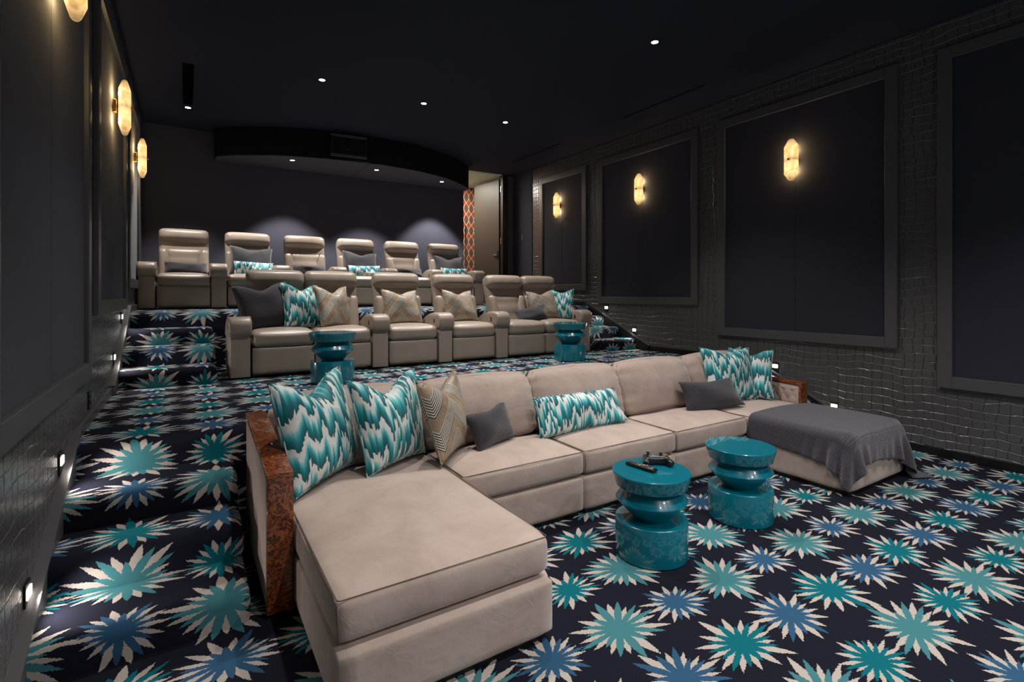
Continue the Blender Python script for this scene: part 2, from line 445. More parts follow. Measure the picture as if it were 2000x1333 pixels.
for side, x0, x1 in (('left', XL + .04, .25), ('right', 5.17, XR - .04)):
    for nm, ys, tr, zb, vb in (('lower', Y_1, T1, 0., 0.), ('upper', Y_2, T2, Z1, .65)):
        fl = empty('stair_flight', ((x0 + x1) / 2, ys, zb)); fl['kind'] = 'structure'
        fl['label'] = f'{nm} carpeted stair flight along the {side} wall'
        for k in range(3):
            yk = ys + tr * k
            s = carpet_block('step', x0, x1, yk, zb + k * RISE, zb + (k + 1) * RISE, ys + 3 * tr + .02, vb + yk + k * RISE, None, side == 'right', side == 'left')
            s.parent = fl; s.location = s.location - fl.location

# --- walls, ceiling
def wall(name, boxes, mat):
    bm = bmesh.new()
    for a, b in boxes: add_box(bm, a, b)
    return struct(ob(name, bm_mesh(name, bm, mat, False)))
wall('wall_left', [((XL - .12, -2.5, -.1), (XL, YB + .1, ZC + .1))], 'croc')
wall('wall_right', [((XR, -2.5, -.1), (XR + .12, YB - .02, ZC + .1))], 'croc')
DX0, DX1 = 4.69, 5.60
wall('wall_back', [((XL, YB, Z2 - .2), (DX0, YB + .12, ZC + .1)), ((DX1 + .13, YB, Z2 - .2), (XR + .1, YB + .12, ZC + .1))], 'backwall')
wall('ceiling', [((XL - .12, -2.5, ZC), (XR + .12, YB + .0, ZC + .1))], 'ceiling')
# fabric strip beside the door on the right wall
box('trim_fabric_strip', (XR - .012, 8.52, Z2), (XR, YB, ZC), 'panel').__setitem__('kind', 'structure')
# hallway beyond the open door
wall('wall_hall', [((3.9, 10.7, Z2 - .1), (7.2, 10.8, 4.02)), ((3.8, YB + .12, Z2 - .1), (3.9, 10.8, 4.02))], 'wallpaper')
wall('wall_hall_side', [((7.1, YB + .12, Z2 - .1), (7.2, 10.8, 4.02)), ((XR + .1, YB, Z2 - .1), (7.2, YB + .12, 4.02))], 'door')
wall('ceiling_hall', [((3.8, YB + .0, 4.0), (7.2, 10.8, 4.1))], 'mint')

# soffit with curved face
SP = [(.36, 9.2), (.37, 8.93), (.58, 8.72), (.81, 8.57), (1.05, 8.42), (1.30, 8.31), (1.66, 8.20), (2.03, 8.13), (2.46, 8.08), (2.89, 8.09), (3.28, 8.15), (3.65, 8.27), (4.0, 8.44), (4.35, 8.68), (4.6, 8.90), (4.72, 9.04), (4.73, 9.2)]
def smooth_poly(p, k=4):
    out = []
    for a in range(1, len(p) - 2):
        p0, p1, p2, p3 = [Vector(p[max(0, min(len(p) - 1, a + d))]) for d in (-1, 0, 1, 2)]
        if a == 1: p0 = p1
        for q in range(k):
            t = q / k
            out.append(tuple(.5 * ((2 * p1) + (-p0 + p2) * t + (2 * p0 - 5 * p1 + 4 * p2 - p3) * t * t + (-p0 + 3 * p1 - 3 * p2 + p3) * t ** 3)))
    return [p[0]] + out + [p[-2], p[-1]]
SPs = smooth_poly(SP); n = len(SPs); ZS = 3.58
V = [(x, y, ZS) for x, y in SPs] + [(x, y, ZC) for x, y in SPs]
F = [(k, k + 1, n + k + 1, n + k) for k in range(n - 1)]
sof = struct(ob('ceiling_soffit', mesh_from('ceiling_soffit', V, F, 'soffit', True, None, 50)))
# underside in two boards with a joint
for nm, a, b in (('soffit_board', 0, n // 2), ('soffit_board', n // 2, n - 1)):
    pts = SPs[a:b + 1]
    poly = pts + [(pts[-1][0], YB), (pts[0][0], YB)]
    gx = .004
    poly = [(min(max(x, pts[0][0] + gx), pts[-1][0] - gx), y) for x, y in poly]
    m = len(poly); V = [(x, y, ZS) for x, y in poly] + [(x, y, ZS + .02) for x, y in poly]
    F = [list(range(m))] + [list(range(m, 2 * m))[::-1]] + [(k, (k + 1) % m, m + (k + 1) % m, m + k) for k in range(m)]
    ob(nm, mesh_from(nm, V, F, 'soffit_under_lit', False), sof)

# baseboards and sloping stringer trims
for side, xw, sg in (('left', XL, 1), ('right', XR, -1)):
    xa, xb = sorted((xw, xw + sg * .022))
    struct(box('baseboard_' + side, (xa, -2.5, 0), (xb, 2.44, .072), 'trim' if side == 'left' else 'black', r=.003))
    struct(box('baseboard_%s.001' % side, (xa, 3.76, Z1), (xb, 5.4, Z1 + .072), 'trim' if side == 'left' else 'black', r=.003))
    struct(box('baseboard_%s.002' % side, (xa, 6.86, Z2), (xb, 8.5 if side == 'right' else YB, Z2 + .072), 'trim' if side == 'left' else 'black', r=.003))
    for q, (ya, za, yb2, zb2) in enumerate(((2.44, 0., 3.76, Z1), (5.40, Z1, 6.86, Z2))):
        poly = [(ya, za), (ya, za + .072), (yb2, zb2 + .072), (yb2, zb2), (yb2, za)]
        xa2, xb2 = sorted((xw, xw + sg * .04))
        nm = 'trim_%d' % (1 + q + (2 if side == 'right' else 0))
        struct(ob(nm, prism_me(nm, poly, xa2, xb2, 'trim' if side == 'left' else 'black', r=.004)))
        # the slim lighter cap along the slope
        dx, dz = yb2 - ya, zb2 - za; L = math.hypot(dx, dz); nx, nz = -dz / L, dx / L
        c = [(ya, za + .072), (yb2, zb2 + .072), (yb2 + nx * .012, zb2 + .072 + nz * .012), (ya + nx * .012, za + .072 + nz * .012)]
        xa3, xb3 = sorted((xw, xw + sg * .046))
        ob('cap_strip', prism_me('cap_strip', c, xa3, xb3, 'frame'), bpy.data.objects[nm])

# --- wall panels with frames
FW, FT = .108, .036
def wall_panel(side, y0, y1, z0, z1, label):
    xw, sg = (XL, 1) if side == 'left' else (XR, -1)
    t = empty('wall_panel', (xw, (y0 + y1) / 2, z0)); tag(t, label, 'wall panel', 'framed fabric panels on the side walls')
    def bx(nm, ya, za, yb2, zb2, d0, d1, mat, r=.004):
        xa, xb = sorted((sg * d0, sg * d1)); c = (y0 + y1) / 2
        return box(nm, (xa, ya - c, za - z0), (xb, yb2 - c, zb2 - z0), mat, t, r=r)
    bx('frame_stile', y0, z0, y0 + FW, z1, 0, FT, 'frame'); bx('frame_stile', y1 - FW, z0, y1, z1, 0, FT, 'frame')
    bx('frame_rail', y0 + FW, z0, y1 - FW, z0 + FW, 0, FT, 'frame'); bx('frame_rail', y0 + FW, z1 - FW, y1 - FW, z1, 0, FT, 'frame')
    ym = (y0 + y1) / 2
    bx('fabric_board', y0 + FW, z0 + FW, ym - .0015, z1 - FW, 0, .009, 'panel', .002); bx('fabric_board', ym + .0015, z0 + FW, y1 - FW, z1 - FW, 0, .009, 'panel', .002)
ZT = 3.762
spec = [(-.13, 1.893, .64, 'nearest the camera'), (2.21, 4.222, .965, 'beside the lounge sofa'), (4.533, 6.555, 1.35, 'above the front recliner row'), (6.84, 8.25, 1.57, 'at the rear recliner row')]
for side in ('right', 'left'):
    for q, (a, b, z, w) in enumerate(spec):
        if side == 'left' and q == 0: continue
        if side == 'left': w = {1: 'nearest the camera', 2: 'above the upper stair steps', 3: 'at the rear recliner row'}[q]
        wall_panel(side, a, b, z, ZT, f'tall navy fabric panel in dark frame on the {side} wall, {w}')

# --- door
t = empty('door_1', (DX1, YB + .1, Z2)); t['kind'] = 'structure'; t['label'] = 'tall olive grey door standing open into the hallway'
dl = empty('leaf', (0, 0, 0), 0); dl.parent = t
bpy.data.objects.remove(dl)
ang = math.radians(97)
leaf = box('leaf', (0, -.025, 0), (.9, .025, 2.63), 'door', t, r=.004); leaf.rotation_euler = (0, 0, ang)
leaf.location = Matrix.Rotation(ang, 3, 'Z') @ leaf.location
hd = box('lever_handle', (-.40, .03, 1.02 - .0), (-.28, .05, 1.04), 'chrome', leaf, r=.006)
box('handle_rose', (-.43, .025, .94), (-.38, .034, 1.12), 'black', leaf, r=.003)
for z in (.35, 1.25, 2.35): box('hinge', (-.015, -.075, z), (.012, -.045, z + .13), 'chrome', t, r=.004)
box('seal_strip', (.03, -.102, 0), (.04, -.09, 2.68), 'chrome', t)
fr = box('trim_door_frame', (DX1, YB - .02, Z2), (DX1 + .13, YB + .13, ZC), 'black'); struct(fr)
box('frame_edge', (.03, -.012, 0), (.05, -.001, 2.7), 'chrome', fr)
t = empty('pull_bar', (DX0 + .02, YB - .0, 2.0)); tag(t, 'slim vertical metal pull bar at the edge of the rear doorway', 'door pull')
ob('bar', tube_me('bar', [(0, -.05, -.02), (0, -.05, .88)], .011, 'chrome', 10), t)
for z in (.08, .78): ob('standoff', tube_me('standoff', [(0, -.05, z), (0, .02, z)], .008, 'chrome', 8), t)
# hallway light
hl = bpy.data.lights.new('hall_light', 'AREA'); hl.energy = 42; hl.size = .8; hl.color = (1, .92, .8)
ho = bpy.data.objects.new('hall_light', hl); ho.location = (4.75, 10.1, 3.98); link(ho)

# ================================================================ CEILING FIXTURES
P = 165
downlight(3.936, 3.544, ZC, 'bright recessed ceiling downlight at upper right, above the lounge sofa', P * .72, 104, .8)
downlight(2.635, 3.40, ZC, 'recessed ceiling downlight over the middle of the lounge sofa', P * .72, 104, .8)
downlight(1.338, 3.544, ZC, 'recessed ceiling downlight over the left end of the lounge sofa', P * .72, 104, .8)
downlight(1.338, 6.26, ZC, 'recessed ceiling downlight leftmost of the three above the front recliner row', P * 1.1, 84)
downlight(2.635, 6.314, ZC, 'recessed ceiling downlight middle of the three above the front recliner row', P * 1.1, 84)
downlight(3.93, 6.37, ZC, 'recessed ceiling downlight rightmost of the three above the front recliner row', P * 1.1, 84)
for q, x in enumerate((1.338, 2.635, 3.936)):
    downlight(x, .8, ZC, ('left', 'middle', 'right')[q] + ' recessed ceiling downlight of the three over the front carpet', P * .68, 100)
for q, x in enumerate((1.338, 2.635, 3.936)):  # unseen row, added to brighten the sofa and recliner fronts
    downlight(x, -1.95, ZC, ('left', 'middle', 'right')[q] + ' of three unseen downlights added at the screen end as frontal fill', P * 1.0, 125)
downlight(1.381, 8.528, ZS, 'left of three small spotlights under the curved soffit', 150, 84, .35)
downlight(2.677, 8.44, ZS, 'middle of three small spotlights under the curved soffit', 150, 84, .35)
downlight(3.975, 8.676, ZS, 'right of three small spotlights under the curved soffit', 150, 84, .35)
downlight(.012, 8.155, ZC, 'recessed ceiling downlight near the rear left corner, above the leftmost rear recliner', 150, 74, .5)
# linear vents
for xv, ws, ya, yb2, w in ((5.245, .012, 3.974, 5.302, 'along the right side of ceiling, nearer the camera'), (5.245, .012, 6.8, 8.14, 'along the right side of ceiling, farther from the camera'), (.012, .055, 6.6, 8.02, 'at the left of the ceiling beside a downlight')):
    t = empty('ceiling_vent', (xv, (ya + yb2) / 2, ZC)); tag(t, f'long black slot air vent {w}', 'air vent', 'ceiling slot vents')
    h = (yb2 - ya) / 2
    box('slot', (-ws, -h, -.003), (ws, h, .0), 'void', t)
    for s in (-1, 1): box('flange', (s * (ws + .006) - .006, -h, -.006), (s * (ws + .006) + .006, h, 0), 'ceiling', t)
# projector port in the soffit face
t = empty('projector_window', (2.12, 8.065, 3.62), math.radians(-6)); tag(t, 'small dark projector window in the curved soffit face', 'projector window')
for nm, a, b, m in (('port_glass', (-.22, -.03, .03), (.22, -.02, .30), 'black_gloss'), ('frame_rail', (-.27, -.045, .30), (.27, 0, .335), 'frame'), ('frame_rail', (-.27, -.045, 0), (.27, 0, .035), 'frame'), ('frame_stile', (-.27, -.045, .035), (-.225, 0, .30), 'black'), ('frame_stile', (.225, -.045, .035), (.27, 0, .30), 'black')):
    box(nm, a, b, m, t, r=.002)
ob('projector_lens', lathe_me('projector_lens', [(.05, 0), (.05, .02), (.04, .022), (.035, .01), (.001, .008)], 'black_gloss', 20), t, (-.02, -.03, .16), (PI / 2, 0, 0))

# ================================================================ SCONCES
def sconce_shade():
    V = []; F = []; rings = [(-.235, .022, .014), (-.222, .034, .022), (-.155, .074, .042), (.155, .074, .042), (.222, .034, .022), (.235, .022, .014)]
    m = 8
    for z, a, b in rings:
        for k in range(m):
            an = 2 * PI * (k + .5) / m; c = 1 / math.cos(PI / m)
            V.append((a * c * math.cos(an), b * c * math.sin(an), z))
    for r in range(len(rings) - 1):
        for k in range(m): F.append((r * m + k, r * m + (k + 1) % m, (r + 1) * m + (k + 1) % m, (r + 1) * m + k))
    F.append(list(range(m))[::-1]); F.append([(len(rings) - 1) * m + k for k in range(m)])
    return mesh_from('shade', V, F, 'alabaster', False)
shade_me = sconce_shade()
bp_me = box_me('backplate', (-.03, -.014, -.055), (.03, .012, .055), 'brass', .004)
cl_me = box_me('clasp', (-.084, -.012, -.011), (.084, .012, .011), 'brass', .003)
pin_me = lathe_me('pin', [(.012, 0), (.012, .02), (.009, .024), (.001, .025)], 'brass', 12)
def sconce(side, y, z, label):
    xw, sg = (XL, 1) if side == 'left' else (XR, -1)
    t = empty('wall_sconce', (xw + sg * .011, y, z), PI / 2 if sg > 0 else -PI / 2); tag(t, label, 'wall sconce', 'alabaster wall sconces')
    ob('shade', shade_me, t, (0, -.085, 0))
    ob('backplate', bp_me, t, (0, -.016, 0)); ob('arm', box_me('arm', (-.012, -.045, -.012), (.012, 0, .012), 'brass'), t, (0, -.02, 0))
    ob('pin', pin_me, t, (0, -.128, 0), (PI / 2, 0, 0))
    l = bpy.data.lights.new('sconce_glow', 'POINT'); l.energy = 2.2; l.shadow_soft_size = .03; l.color = (1, .72, .36)
    for zz in (-.12, .12): lo = bpy.data.objects.new('sconce_glow', l); lo.location = (0, -.03, zz); link(lo, t)
sconce('right', 3.215, 3.03, 'glowing alabaster sconce on right wall panel beside the sofa, largest on that wall')
sconce('right', 5.545, 3.10, 'glowing alabaster sconce on right wall, middle of the three')
sconce('right', 7.60, 3.155, 'glowing alabaster sconce on right wall, farthest from the camera')
sconce('left', 3.215, 3.06, 'glowing alabaster sconce on left wall cut off by the top edge')
sconce('left', 5.54, 3.115, 'glowing alabaster sconce on left wall above the upper stairs')
sconce('left', 7.62, 3.145, 'glowing alabaster sconce on left wall near the rear recliners')

# ================================================================ STEP LIGHTS, OUTLET, SWITCH
sl_lens = box_me('lens', (-.032, -.004, -.021), (.032, .004, .021), 'steplamp', .002)
def step_light(side, y, z, label):
    xw, sg = (XL, 1) if side == 'left' else (XR, -1)
    t = empty('step_light', (xw, y, z), PI / 2 if sg > 0 else -PI / 2); tag(t, label, 'step light', 'recessed stair wall lights')
    box('plate', (-.04, -.008, -.058), (.04, -.001, .058), 'black', t, r=.003)
    ob('lens', sl_lens, t, (0, -.010, .012))
    l = bpy.data.lights.new('step_beam', 'SPOT'); l.energy = 6; l.spot_size = math.radians(140); l.spot_blend = .8; l.shadow_soft_size = .02; l.color = (1, .92, .86)
    lo = bpy.data.objects.new('step_beam', l); lo.location = (0, -.055, .012); link(lo, t)
    lo.rotation_euler = (math.radians(-52), 0, 0)          # shines out of the wall and down
for y, z, w in ((2.80, .28, 'lowest'), (3.455, .635, 'second lowest'), (5.72, .93, 'second highest'), (6.35, 1.265, 'highest')):
    step_light('left', y, z, f'small lit stair light in the left wall, {w} of four')
    step_light('right', y, z, f'small lit stair light in the right wall, {w} of four')
t = empty('wall_outlet', (XL, 4.37, .80), PI / 2); tag(t, 'black wall outlet above the left platform carpet', 'outlet')
box('cover_plate', (-.04, -.008, -.062), (.04, 0, .062), 'black_gloss', t, r=.003)
for z in (-.03, .012): box('socket', (-.018, -.011, z), (.018, -.007, z + .024), 'black', t, r=.002)
t = empty('light_switch', (XR - .012, 8.86, 2.68), -PI / 2); tag(t, 'dark wall switch beside the rear doorway', 'switch')
box('cover_plate', (-.04, -.008, -.06), (.04, 0, .06), 'frame', t, r=.003); box('rocker', (-.016, -.013, -.033), (.016, -.007, .033), 'trim', t, r=.002)

# ================================================================ RECLINERS
SW, AW = .608, .205
def back_space(me, lean=math.radians(17), y=.50, z=.40):
    """move a mesh made in back space (x across, y = toward front negative, z along back) to chair space"""
    R = Matrix.Translation((0, y, z)) @ Matrix.Rotation(-lean, 4, 'X')
    me.transform(R); me.update(); return me
def make_recliner_meshes():
    d = {}
    d['footrest'] = soft_me('footrest', SW - .012, .07, .275, .018, 'leather', 6, (0, .006, 0)); 
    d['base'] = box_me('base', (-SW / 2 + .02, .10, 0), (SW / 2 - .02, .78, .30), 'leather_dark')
    def seatf(W, P):
        W = W.copy(); f = np.clip(-P[:, 1], 0, 1)
        W[:, 2] -= .012 * f ** 3 * (P[:, 2] > 0)
        return W
    d['seat_cushion'] = soft_me('seat_cushion', SW - .010, .60, .172, .055, 'leather', 12, (0, .012, .018), seatf)
    # backrest shell
    d['backrest'] = back_space(soft_me('backrest', SW - .006, .13, .74, .045, 'leather', 10), y=.625, z=.735)
    def headf(W, P):
        W = W.copy(); W[:, 1] -= .02 * (1 - P[:, 2] ** 2) * (P[:, 1] < 0)
        return W
    d['headrest'] = back_space(soft_me('headrest', SW - .002, .15, .205, .065, 'leather', 12, (0, .012, .008), headf), y=.675, z=1.02)
    d['neck_band'] = back_space(soft_me('neck_band', SW - .016, .10, .13, .03, 'leather', 8), y=.655, z=.865)
    def bolf(sg):
        def f(W, P):
            W = W.copy(); z = P[:, 2]
            W[:, 0] += sg * .012 * (z + 1) / 2
            inner = (np.sign(P[:, 0]) == -sg) * np.abs(P[:, 0])
            W[:, 0] += sg * inner * .055 * np.clip((z - .1), 0, 1)   # inner edge slants outward at the top
            W[:, 1] += .02 * inner
            return W
        return f
    for nm, sg in (('bolster_l', -1), ('bolster_r', 1)):
        me = soft_me('side_bolster', .15, .13, .44, .045, 'leather', 12, (0, .008, 0), bolf(sg))
        me.transform(Matrix.Translation((sg * (SW / 2 - .09), 0, 0))); d[nm] = back_space(me, y=.548, z=.615)
    def cf(W, P):
        W = W.copy(); W[:, 1] += .012 * np.abs(np.sin(P[:, 2] * 4.5)) * (P[:, 1] < 0)
        W[:, 0] *= 1 + .12 * (P[:, 2]) ; return W
    d['back_panel'] = back_space(soft_me('back_panel', SW - .215, .10, .45, .03, 'leather', 12, (0, .02, 0), cf), y=.562, z=.625)
    # arm
    poly = [(-.022, .452), (-.034, .50), (-.028, .555), (.0, .598), (.06, .620), (.16, .622), (.28, .606), (.40, .570), (.52, .515), (.60, .46), (.60, .40), (.02, .42)]
    bm = bmesh.new(); x0, x1 = -AW / 2 + .0, AW / 2 - .0
    a = [bm.verts.new((x0, y, z)) for y, z in poly]; b = [bm.verts.new((x1, y, z)) for y, z in poly]; k_ = len(poly)
    fa = bm.faces.new(a); fb = bm.faces.new(b[::-1])
    for k in range(k_): bm.faces.new((a[k], b[k], b[(k + 1) % k_], a[(k + 1) % k_]))
    bmesh.ops.bevel(bm, geom=list(fa.edges) + list(fb.edges), offset=.028, segments=4, profile=.5, affect='EDGES')
    d['arm_cap'] = bm_mesh('arm_cap', bm, 'leather', True, 60)
    d['arm'] = box_me('arm', (-AW / 2 + .012, 0, .0), (AW / 2 - .012, .62, .44), 'leather', .012, 3)
    bm = bmesh.new(); add_box(bm, (-.004, -.018, -.026), (.004, .018, .026)); bmesh.ops.bevel(bm, geom=list(bm.edges), offset=.0035, segments=2, profile=.5, affect='EDGES')
    d['control_recess'] = bm_mesh('control_recess', bm, 'black', True)
    d['button'] = box_me('button', (-.003, -.007, -.009), (.003, .007, .009), 'silver', .002)
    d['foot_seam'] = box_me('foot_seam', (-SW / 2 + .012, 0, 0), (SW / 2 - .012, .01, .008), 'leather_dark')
    return d
RM = make_recliner_meshes()
def add_arm(t, x):
    a = ob('arm', RM['arm'], t, (x, .02, .015)); ob('arm_cap', RM['arm_cap'], a, (0, -.02, -.015))
    for s in (-1, 1):
        ob('control_recess', RM['control_recess'], a, (s * (AW / 2 - .001), .12, .505)); ob('button', RM['button'], a, (s * (AW / 2 + .0035), .12, .505))
def recliner(x, y, z, label, left_arm, right_arm, group):
    t = empty('recliner', (x, y, z)); tag(t, label, 'recliner', group)
    ob('base', RM['base'], t, (0, 0, .015))
    ob('footrest', RM['footrest'], t, (0, .06, .172))
    ob('seat_cushion', RM['seat_cushion'], t, (0, .302, .393))
    b = ob('backrest', RM['backrest'], t)
    ob('headrest', RM['headrest'], b); ob('neck_band', RM['neck_band'], b)
    ob('side_bolster', RM['bolster_l'], b); ob('side_bolster', RM['bolster_r'], b); ob('back_panel', RM['back_panel'], b)
    if left_arm: add_arm(t, -SW / 2 - AW / 2)
    if right_arm: add_arm(t, SW / 2 + AW / 2)
    return t
ordn = ['leftmost', 'second from left', 'third from left', 'fourth from left', 'fifth from left', 'rightmost']
R1Y, R2Y = 5.72, 8.0
x = .346 + AW; cents1 = []
for k, arm in enumerate((1, 0, 1, 1, 1, 0)):
    if k in (2, 3, 4): x += AW
    cents1.append(x + SW / 2)
    recliner(x + SW / 2, R1Y, Z1, f'taupe leather recliner, {ordn[k]} in the front row', arm, k == 5, 'recliners of the front row'); x += SW
x = -.54 + AW; cents2 = []
for k in range(6):
    cents2.append(x + SW / 2)
    recliner(x + SW / 2, R2Y, Z2, f'taupe leather recliner, {ordn[k]} in the rear row', 1, k == 5, 'recliners of the rear row'); x += SW + .198

# ================================================================ SECTIONAL SOFA
sofa = empty('sectional_sofa', (2.725, 2.9, 0)); tag(sofa, 'long beige suede sectional sofa with two chaises and burl wood arms', 'sofa')
O = sofa.location.copy()
def sp(name, me, loc, rot=(0, 0, 0), parent=None):
    o = ob(name, me, parent or sofa, Vector(loc) - (O if parent is None else Vector((0, 0, 0))), rot); return o
MOD = [.43, 1.35, 2.27, 3.19, 4.11, 5.03]
FY = [1.78, 2.66, 2.66, 2.66, 1.84]; BY = 3.12
for k in range(5):
    x0, x1 = MOD[k], MOD[k + 1]; y0 = FY[k]; xm = (x0 + x1) / 2
    # base module
    yb = 3.60
    me = soft_me('base', x1 - x0 - .003, yb - y0, .235, .022, 'suede', 10)
    sp('base', me, (xm, (y0 + yb) / 2, .03 + .1175))
    sp('plinth', box_me('plinth', (-(x1 - x0) / 2 + .03, -(yb - y0) / 2 + .03, 0), ((x1 - x0) / 2 - .03, (yb - y0) / 2 - .03, .035), 'black'), (xm, (y0 + yb) / 2, 0))
    # seat cushion
    cy0 = y0 - (.0 if k in (1, 2, 3) else -.035); L = BY + .1 - cy0; w = x1 - x0 - .008
    rnd = random.Random(k)
    def cf(W, P, k=k):
        W = W.copy(); n_ = np.sin(P[:, 0] * 5 + k) * np.cos(P[:, 1] * 4 + 2 * k)
        W[:, 2] += .004 * n_ * (P[:, 2] > 0)
        edge = (np.abs(P[:, 1]) > .99) | (np.abs(P[:, 0]) > .99)
        W[:, 1] += np.sign(P[:, 1]) * .010 * (1 - P[:, 2] ** 2) * (np.abs(P[:, 1]) > .9)
        return W
    me = soft_me('seat_cushion', w, L, .168, .032, 'suede', 16, (.004, .004, .026), cf)
    c = sp('seat_cushion', me, (xm, cy0 + L / 2, .272 + .084))
    a, b, zt = w / 2 - .006, L / 2 - .006, .0765
    ob('seam', tube_me('seam', [(-a + .004, b, zt), (-a + .001, 0, zt + .002), (-a, -b + .01, zt), (-a + .01, -b, zt), (0, -b - .003, zt + .002), (a - .01, -b, zt), (a, -b + .01, zt), (a - .001, 0, zt + .002), (a - .004, b, zt)], .0025, 'seam'), c)
    ob('seam', tube_me('seam', [(-a, -b - .002, zt - .01), (-a, -b - .009, 0), (-a, -b - .002, -.07)], .002, 'seam'), c)
    # back cushion
    bw = w - (.07 if k == 0 else 0)
    def bf(W, P, k=k):
        W = W.copy()
        side = np.clip((np.abs(P[:, 0]) - .6) / .4, 0, 1)
        W[:, 1] += -.006 * np.sin(P[:, 2] * 15 + k) * side * (P[:, 1] < 0)
        W[:, 2] += .018 * np.cos(P[:, 0] * 1.4) * (P[:, 2] > .5) - .012 * (np.abs(P[:, 0]) > .9) * (P[:, 2] > .5)
        W[:, 1] += .05 * np.clip(P[:, 2], 0, 1) ** 2 * (P[:, 1] < 0)
        return W
    me = soft_me('back_cushion', bw, .235, .47, .07, 'suede', 16, (.006, .045, .012), bf)
    bc = sp('back_cushion', me, (xm + (.035 if k == 0 else 0), 3.33, .655), (math.radians(-15), 0, 0))
    ob('seam', tube_me('seam', [(-bw / 2 + .02, -.085, -.2), (-bw / 2 + .012, -.09, 0), (-bw / 2 + .02, -.05, .19), (-bw / 2 + .05, -.035, .222), (0, -.04, .243), (bw / 2 - .05, -.035, .222), (bw / 2 - .02, -.05, .19), (bw / 2 - .012, -.09, 0), (bw / 2 - .02, -.085, -.2)], .0025, 'suede'), bc)
# back frame
sp('back_frame', soft_me('back_frame', 4.60, .12, .55, .03, 'suede', 8), (2.73, 3.545, .50))
# arms: upholstered body, burl band on front and top, quilted inner face
def arm_part(xa, xb, side):
    ya, yb = (2.585, 3.60) if side == 'left' else (2.69, 3.60)
    zf, zk = (.668, .758) if side == 'left' else (.635, .675)
    poly = [(ya + .02, .03), (ya + .02, zf - .033), (yb, zk - .033), (yb, .03)]
    arm = sp('arm', prism_me('arm', [(y - 3.09, z) for y, z in poly], xa - (xa + xb) / 2 + .004, xb - (xa + xb) / 2 - .004, 'suede', r=.006), ((xa + xb) / 2, 3.09, 0))
    w = (xb - xa) / 2
    ob('burl_front', box_me('burl_front', (-w, ya - 3.09, .02), (w, ya - 3.09 + .028, zf - .023), 'burl', .003), arm)
    pt = [(ya - 3.09, zf - .028), (yb - 3.09, zk - .028), (yb - 3.09, zk), (ya - 3.09, zf)]
    ob('burl_top', prism_me('burl_top', pt, -w, w, 'burl', r=.003), arm)
    # quilted panel on the inner face
    xi = w - .004 if side == 'left' else -w + .004; s = 1 if side == 'left' else -1
    ny, nz = 64, 26; V = []; F = []
    for a in range(ny + 1):
        for b in range(nz + 1):
            yy = ya + .05 - 3.09 + (yb - ya - .12) * a / ny; top = zf - .053 + (zk - zf) * a / ny
            zz = .40 + (top - .40) * b / nz
            d = min(abs((yy / .09 + zz / .15 + .5) % 1 - .5), abs((yy / .09 - zz / .15 + .5) % 1 - .5))
            d = .5 - d; e1 = abs((yy / .09 + zz / .15) % 1 - .5); e2 = abs((yy / .09 - zz / .15) % 1 - .5)
            hgt = (1 - (2 * e1) ** 3) * (1 - (2 * e2) ** 3)
            edge = min(a, ny - a, b, nz - b) > 0
            V.append((xi + s * (.002 + .011 * max(hgt, 0) * edge), yy, zz))
    for a in range(ny):
        for b in range(nz):
            q = a * (nz + 1) + b; f = (q, q + nz + 1, q + nz + 2, q + 1); F.append(f if s < 0 else f[::-1])
    ob('quilted_panel', mesh_from('quilted_panel', V, F, 'suede'), arm)
arm_part(.31, .424, 'left'); arm_part(5.034, 5.148, 'right')

# ================================================================ CUSHIONS
def pillow_me(name, w, h, T, mat, dent=.0, n=22, pinch=.09, seed=0):
    rnd = np.random.RandomState(seed); V = []; F = []; g = np.linspace(-1, 1, n + 1)
    ph = rnd.rand(6) * 6.28
    def pt(u, v, s):
        th = ((1 - abs(u) ** 2.6) * (1 - abs(v) ** 2.6)) ** .55
        x = u * w / 2 * (1 - pinch * (1 - v * v)); z = v * h / 2 * (1 - pinch * (1 - u * u))
        dd = dent * math.exp(-(u / .42) ** 2) * max(0, (v + .25) / 1.25) ** 1.5
        z -= dd
        y = s * T / 2 * th
        y += s * th * .012 * (math.sin(3.1 * u + ph[0]) * math.cos(2.7 * v + ph[1]))
        cr = max(0, abs(u) + abs(v) - 1.05)
        y += s * .010 * math.sin(9 * (u * v) + ph[2]) * th * cr
        y += .02 * math.sin(1.6 * u + ph[3]) * v
        return (x, y, z)
    idx = {}
    for s in (-1, 1):
        for a in range(n + 1):
            for b in range(n + 1):
                e = a in (0, n) or b in (0, n)
                k = (a, b, 0 if e else s)
                if k not in idx: idx[k] = len(V); V.append(pt(g[a], g[b], s))
    for s in (-1, 1):
        for a in range(n):
            for b in range(n):
                q = [idx[(i, j, 0 if (i in (0, n) or j in (0, n)) else s)] for i, j in ((a, b), (a + 1, b), (a + 1, b + 1), (a, b + 1))]
                F.append(q if s < 0 else q[::-1])
    per = [(a, 0) for a in range(n)] + [(n, b) for b in range(n)] + [(n - a, n) for a in range(n)] + [(0, n - b) for b in range(n)]
    return mesh_from(name, V, F, mat), [V[idx[(a, b, 0)]] for a, b in per]
_pc = [0]
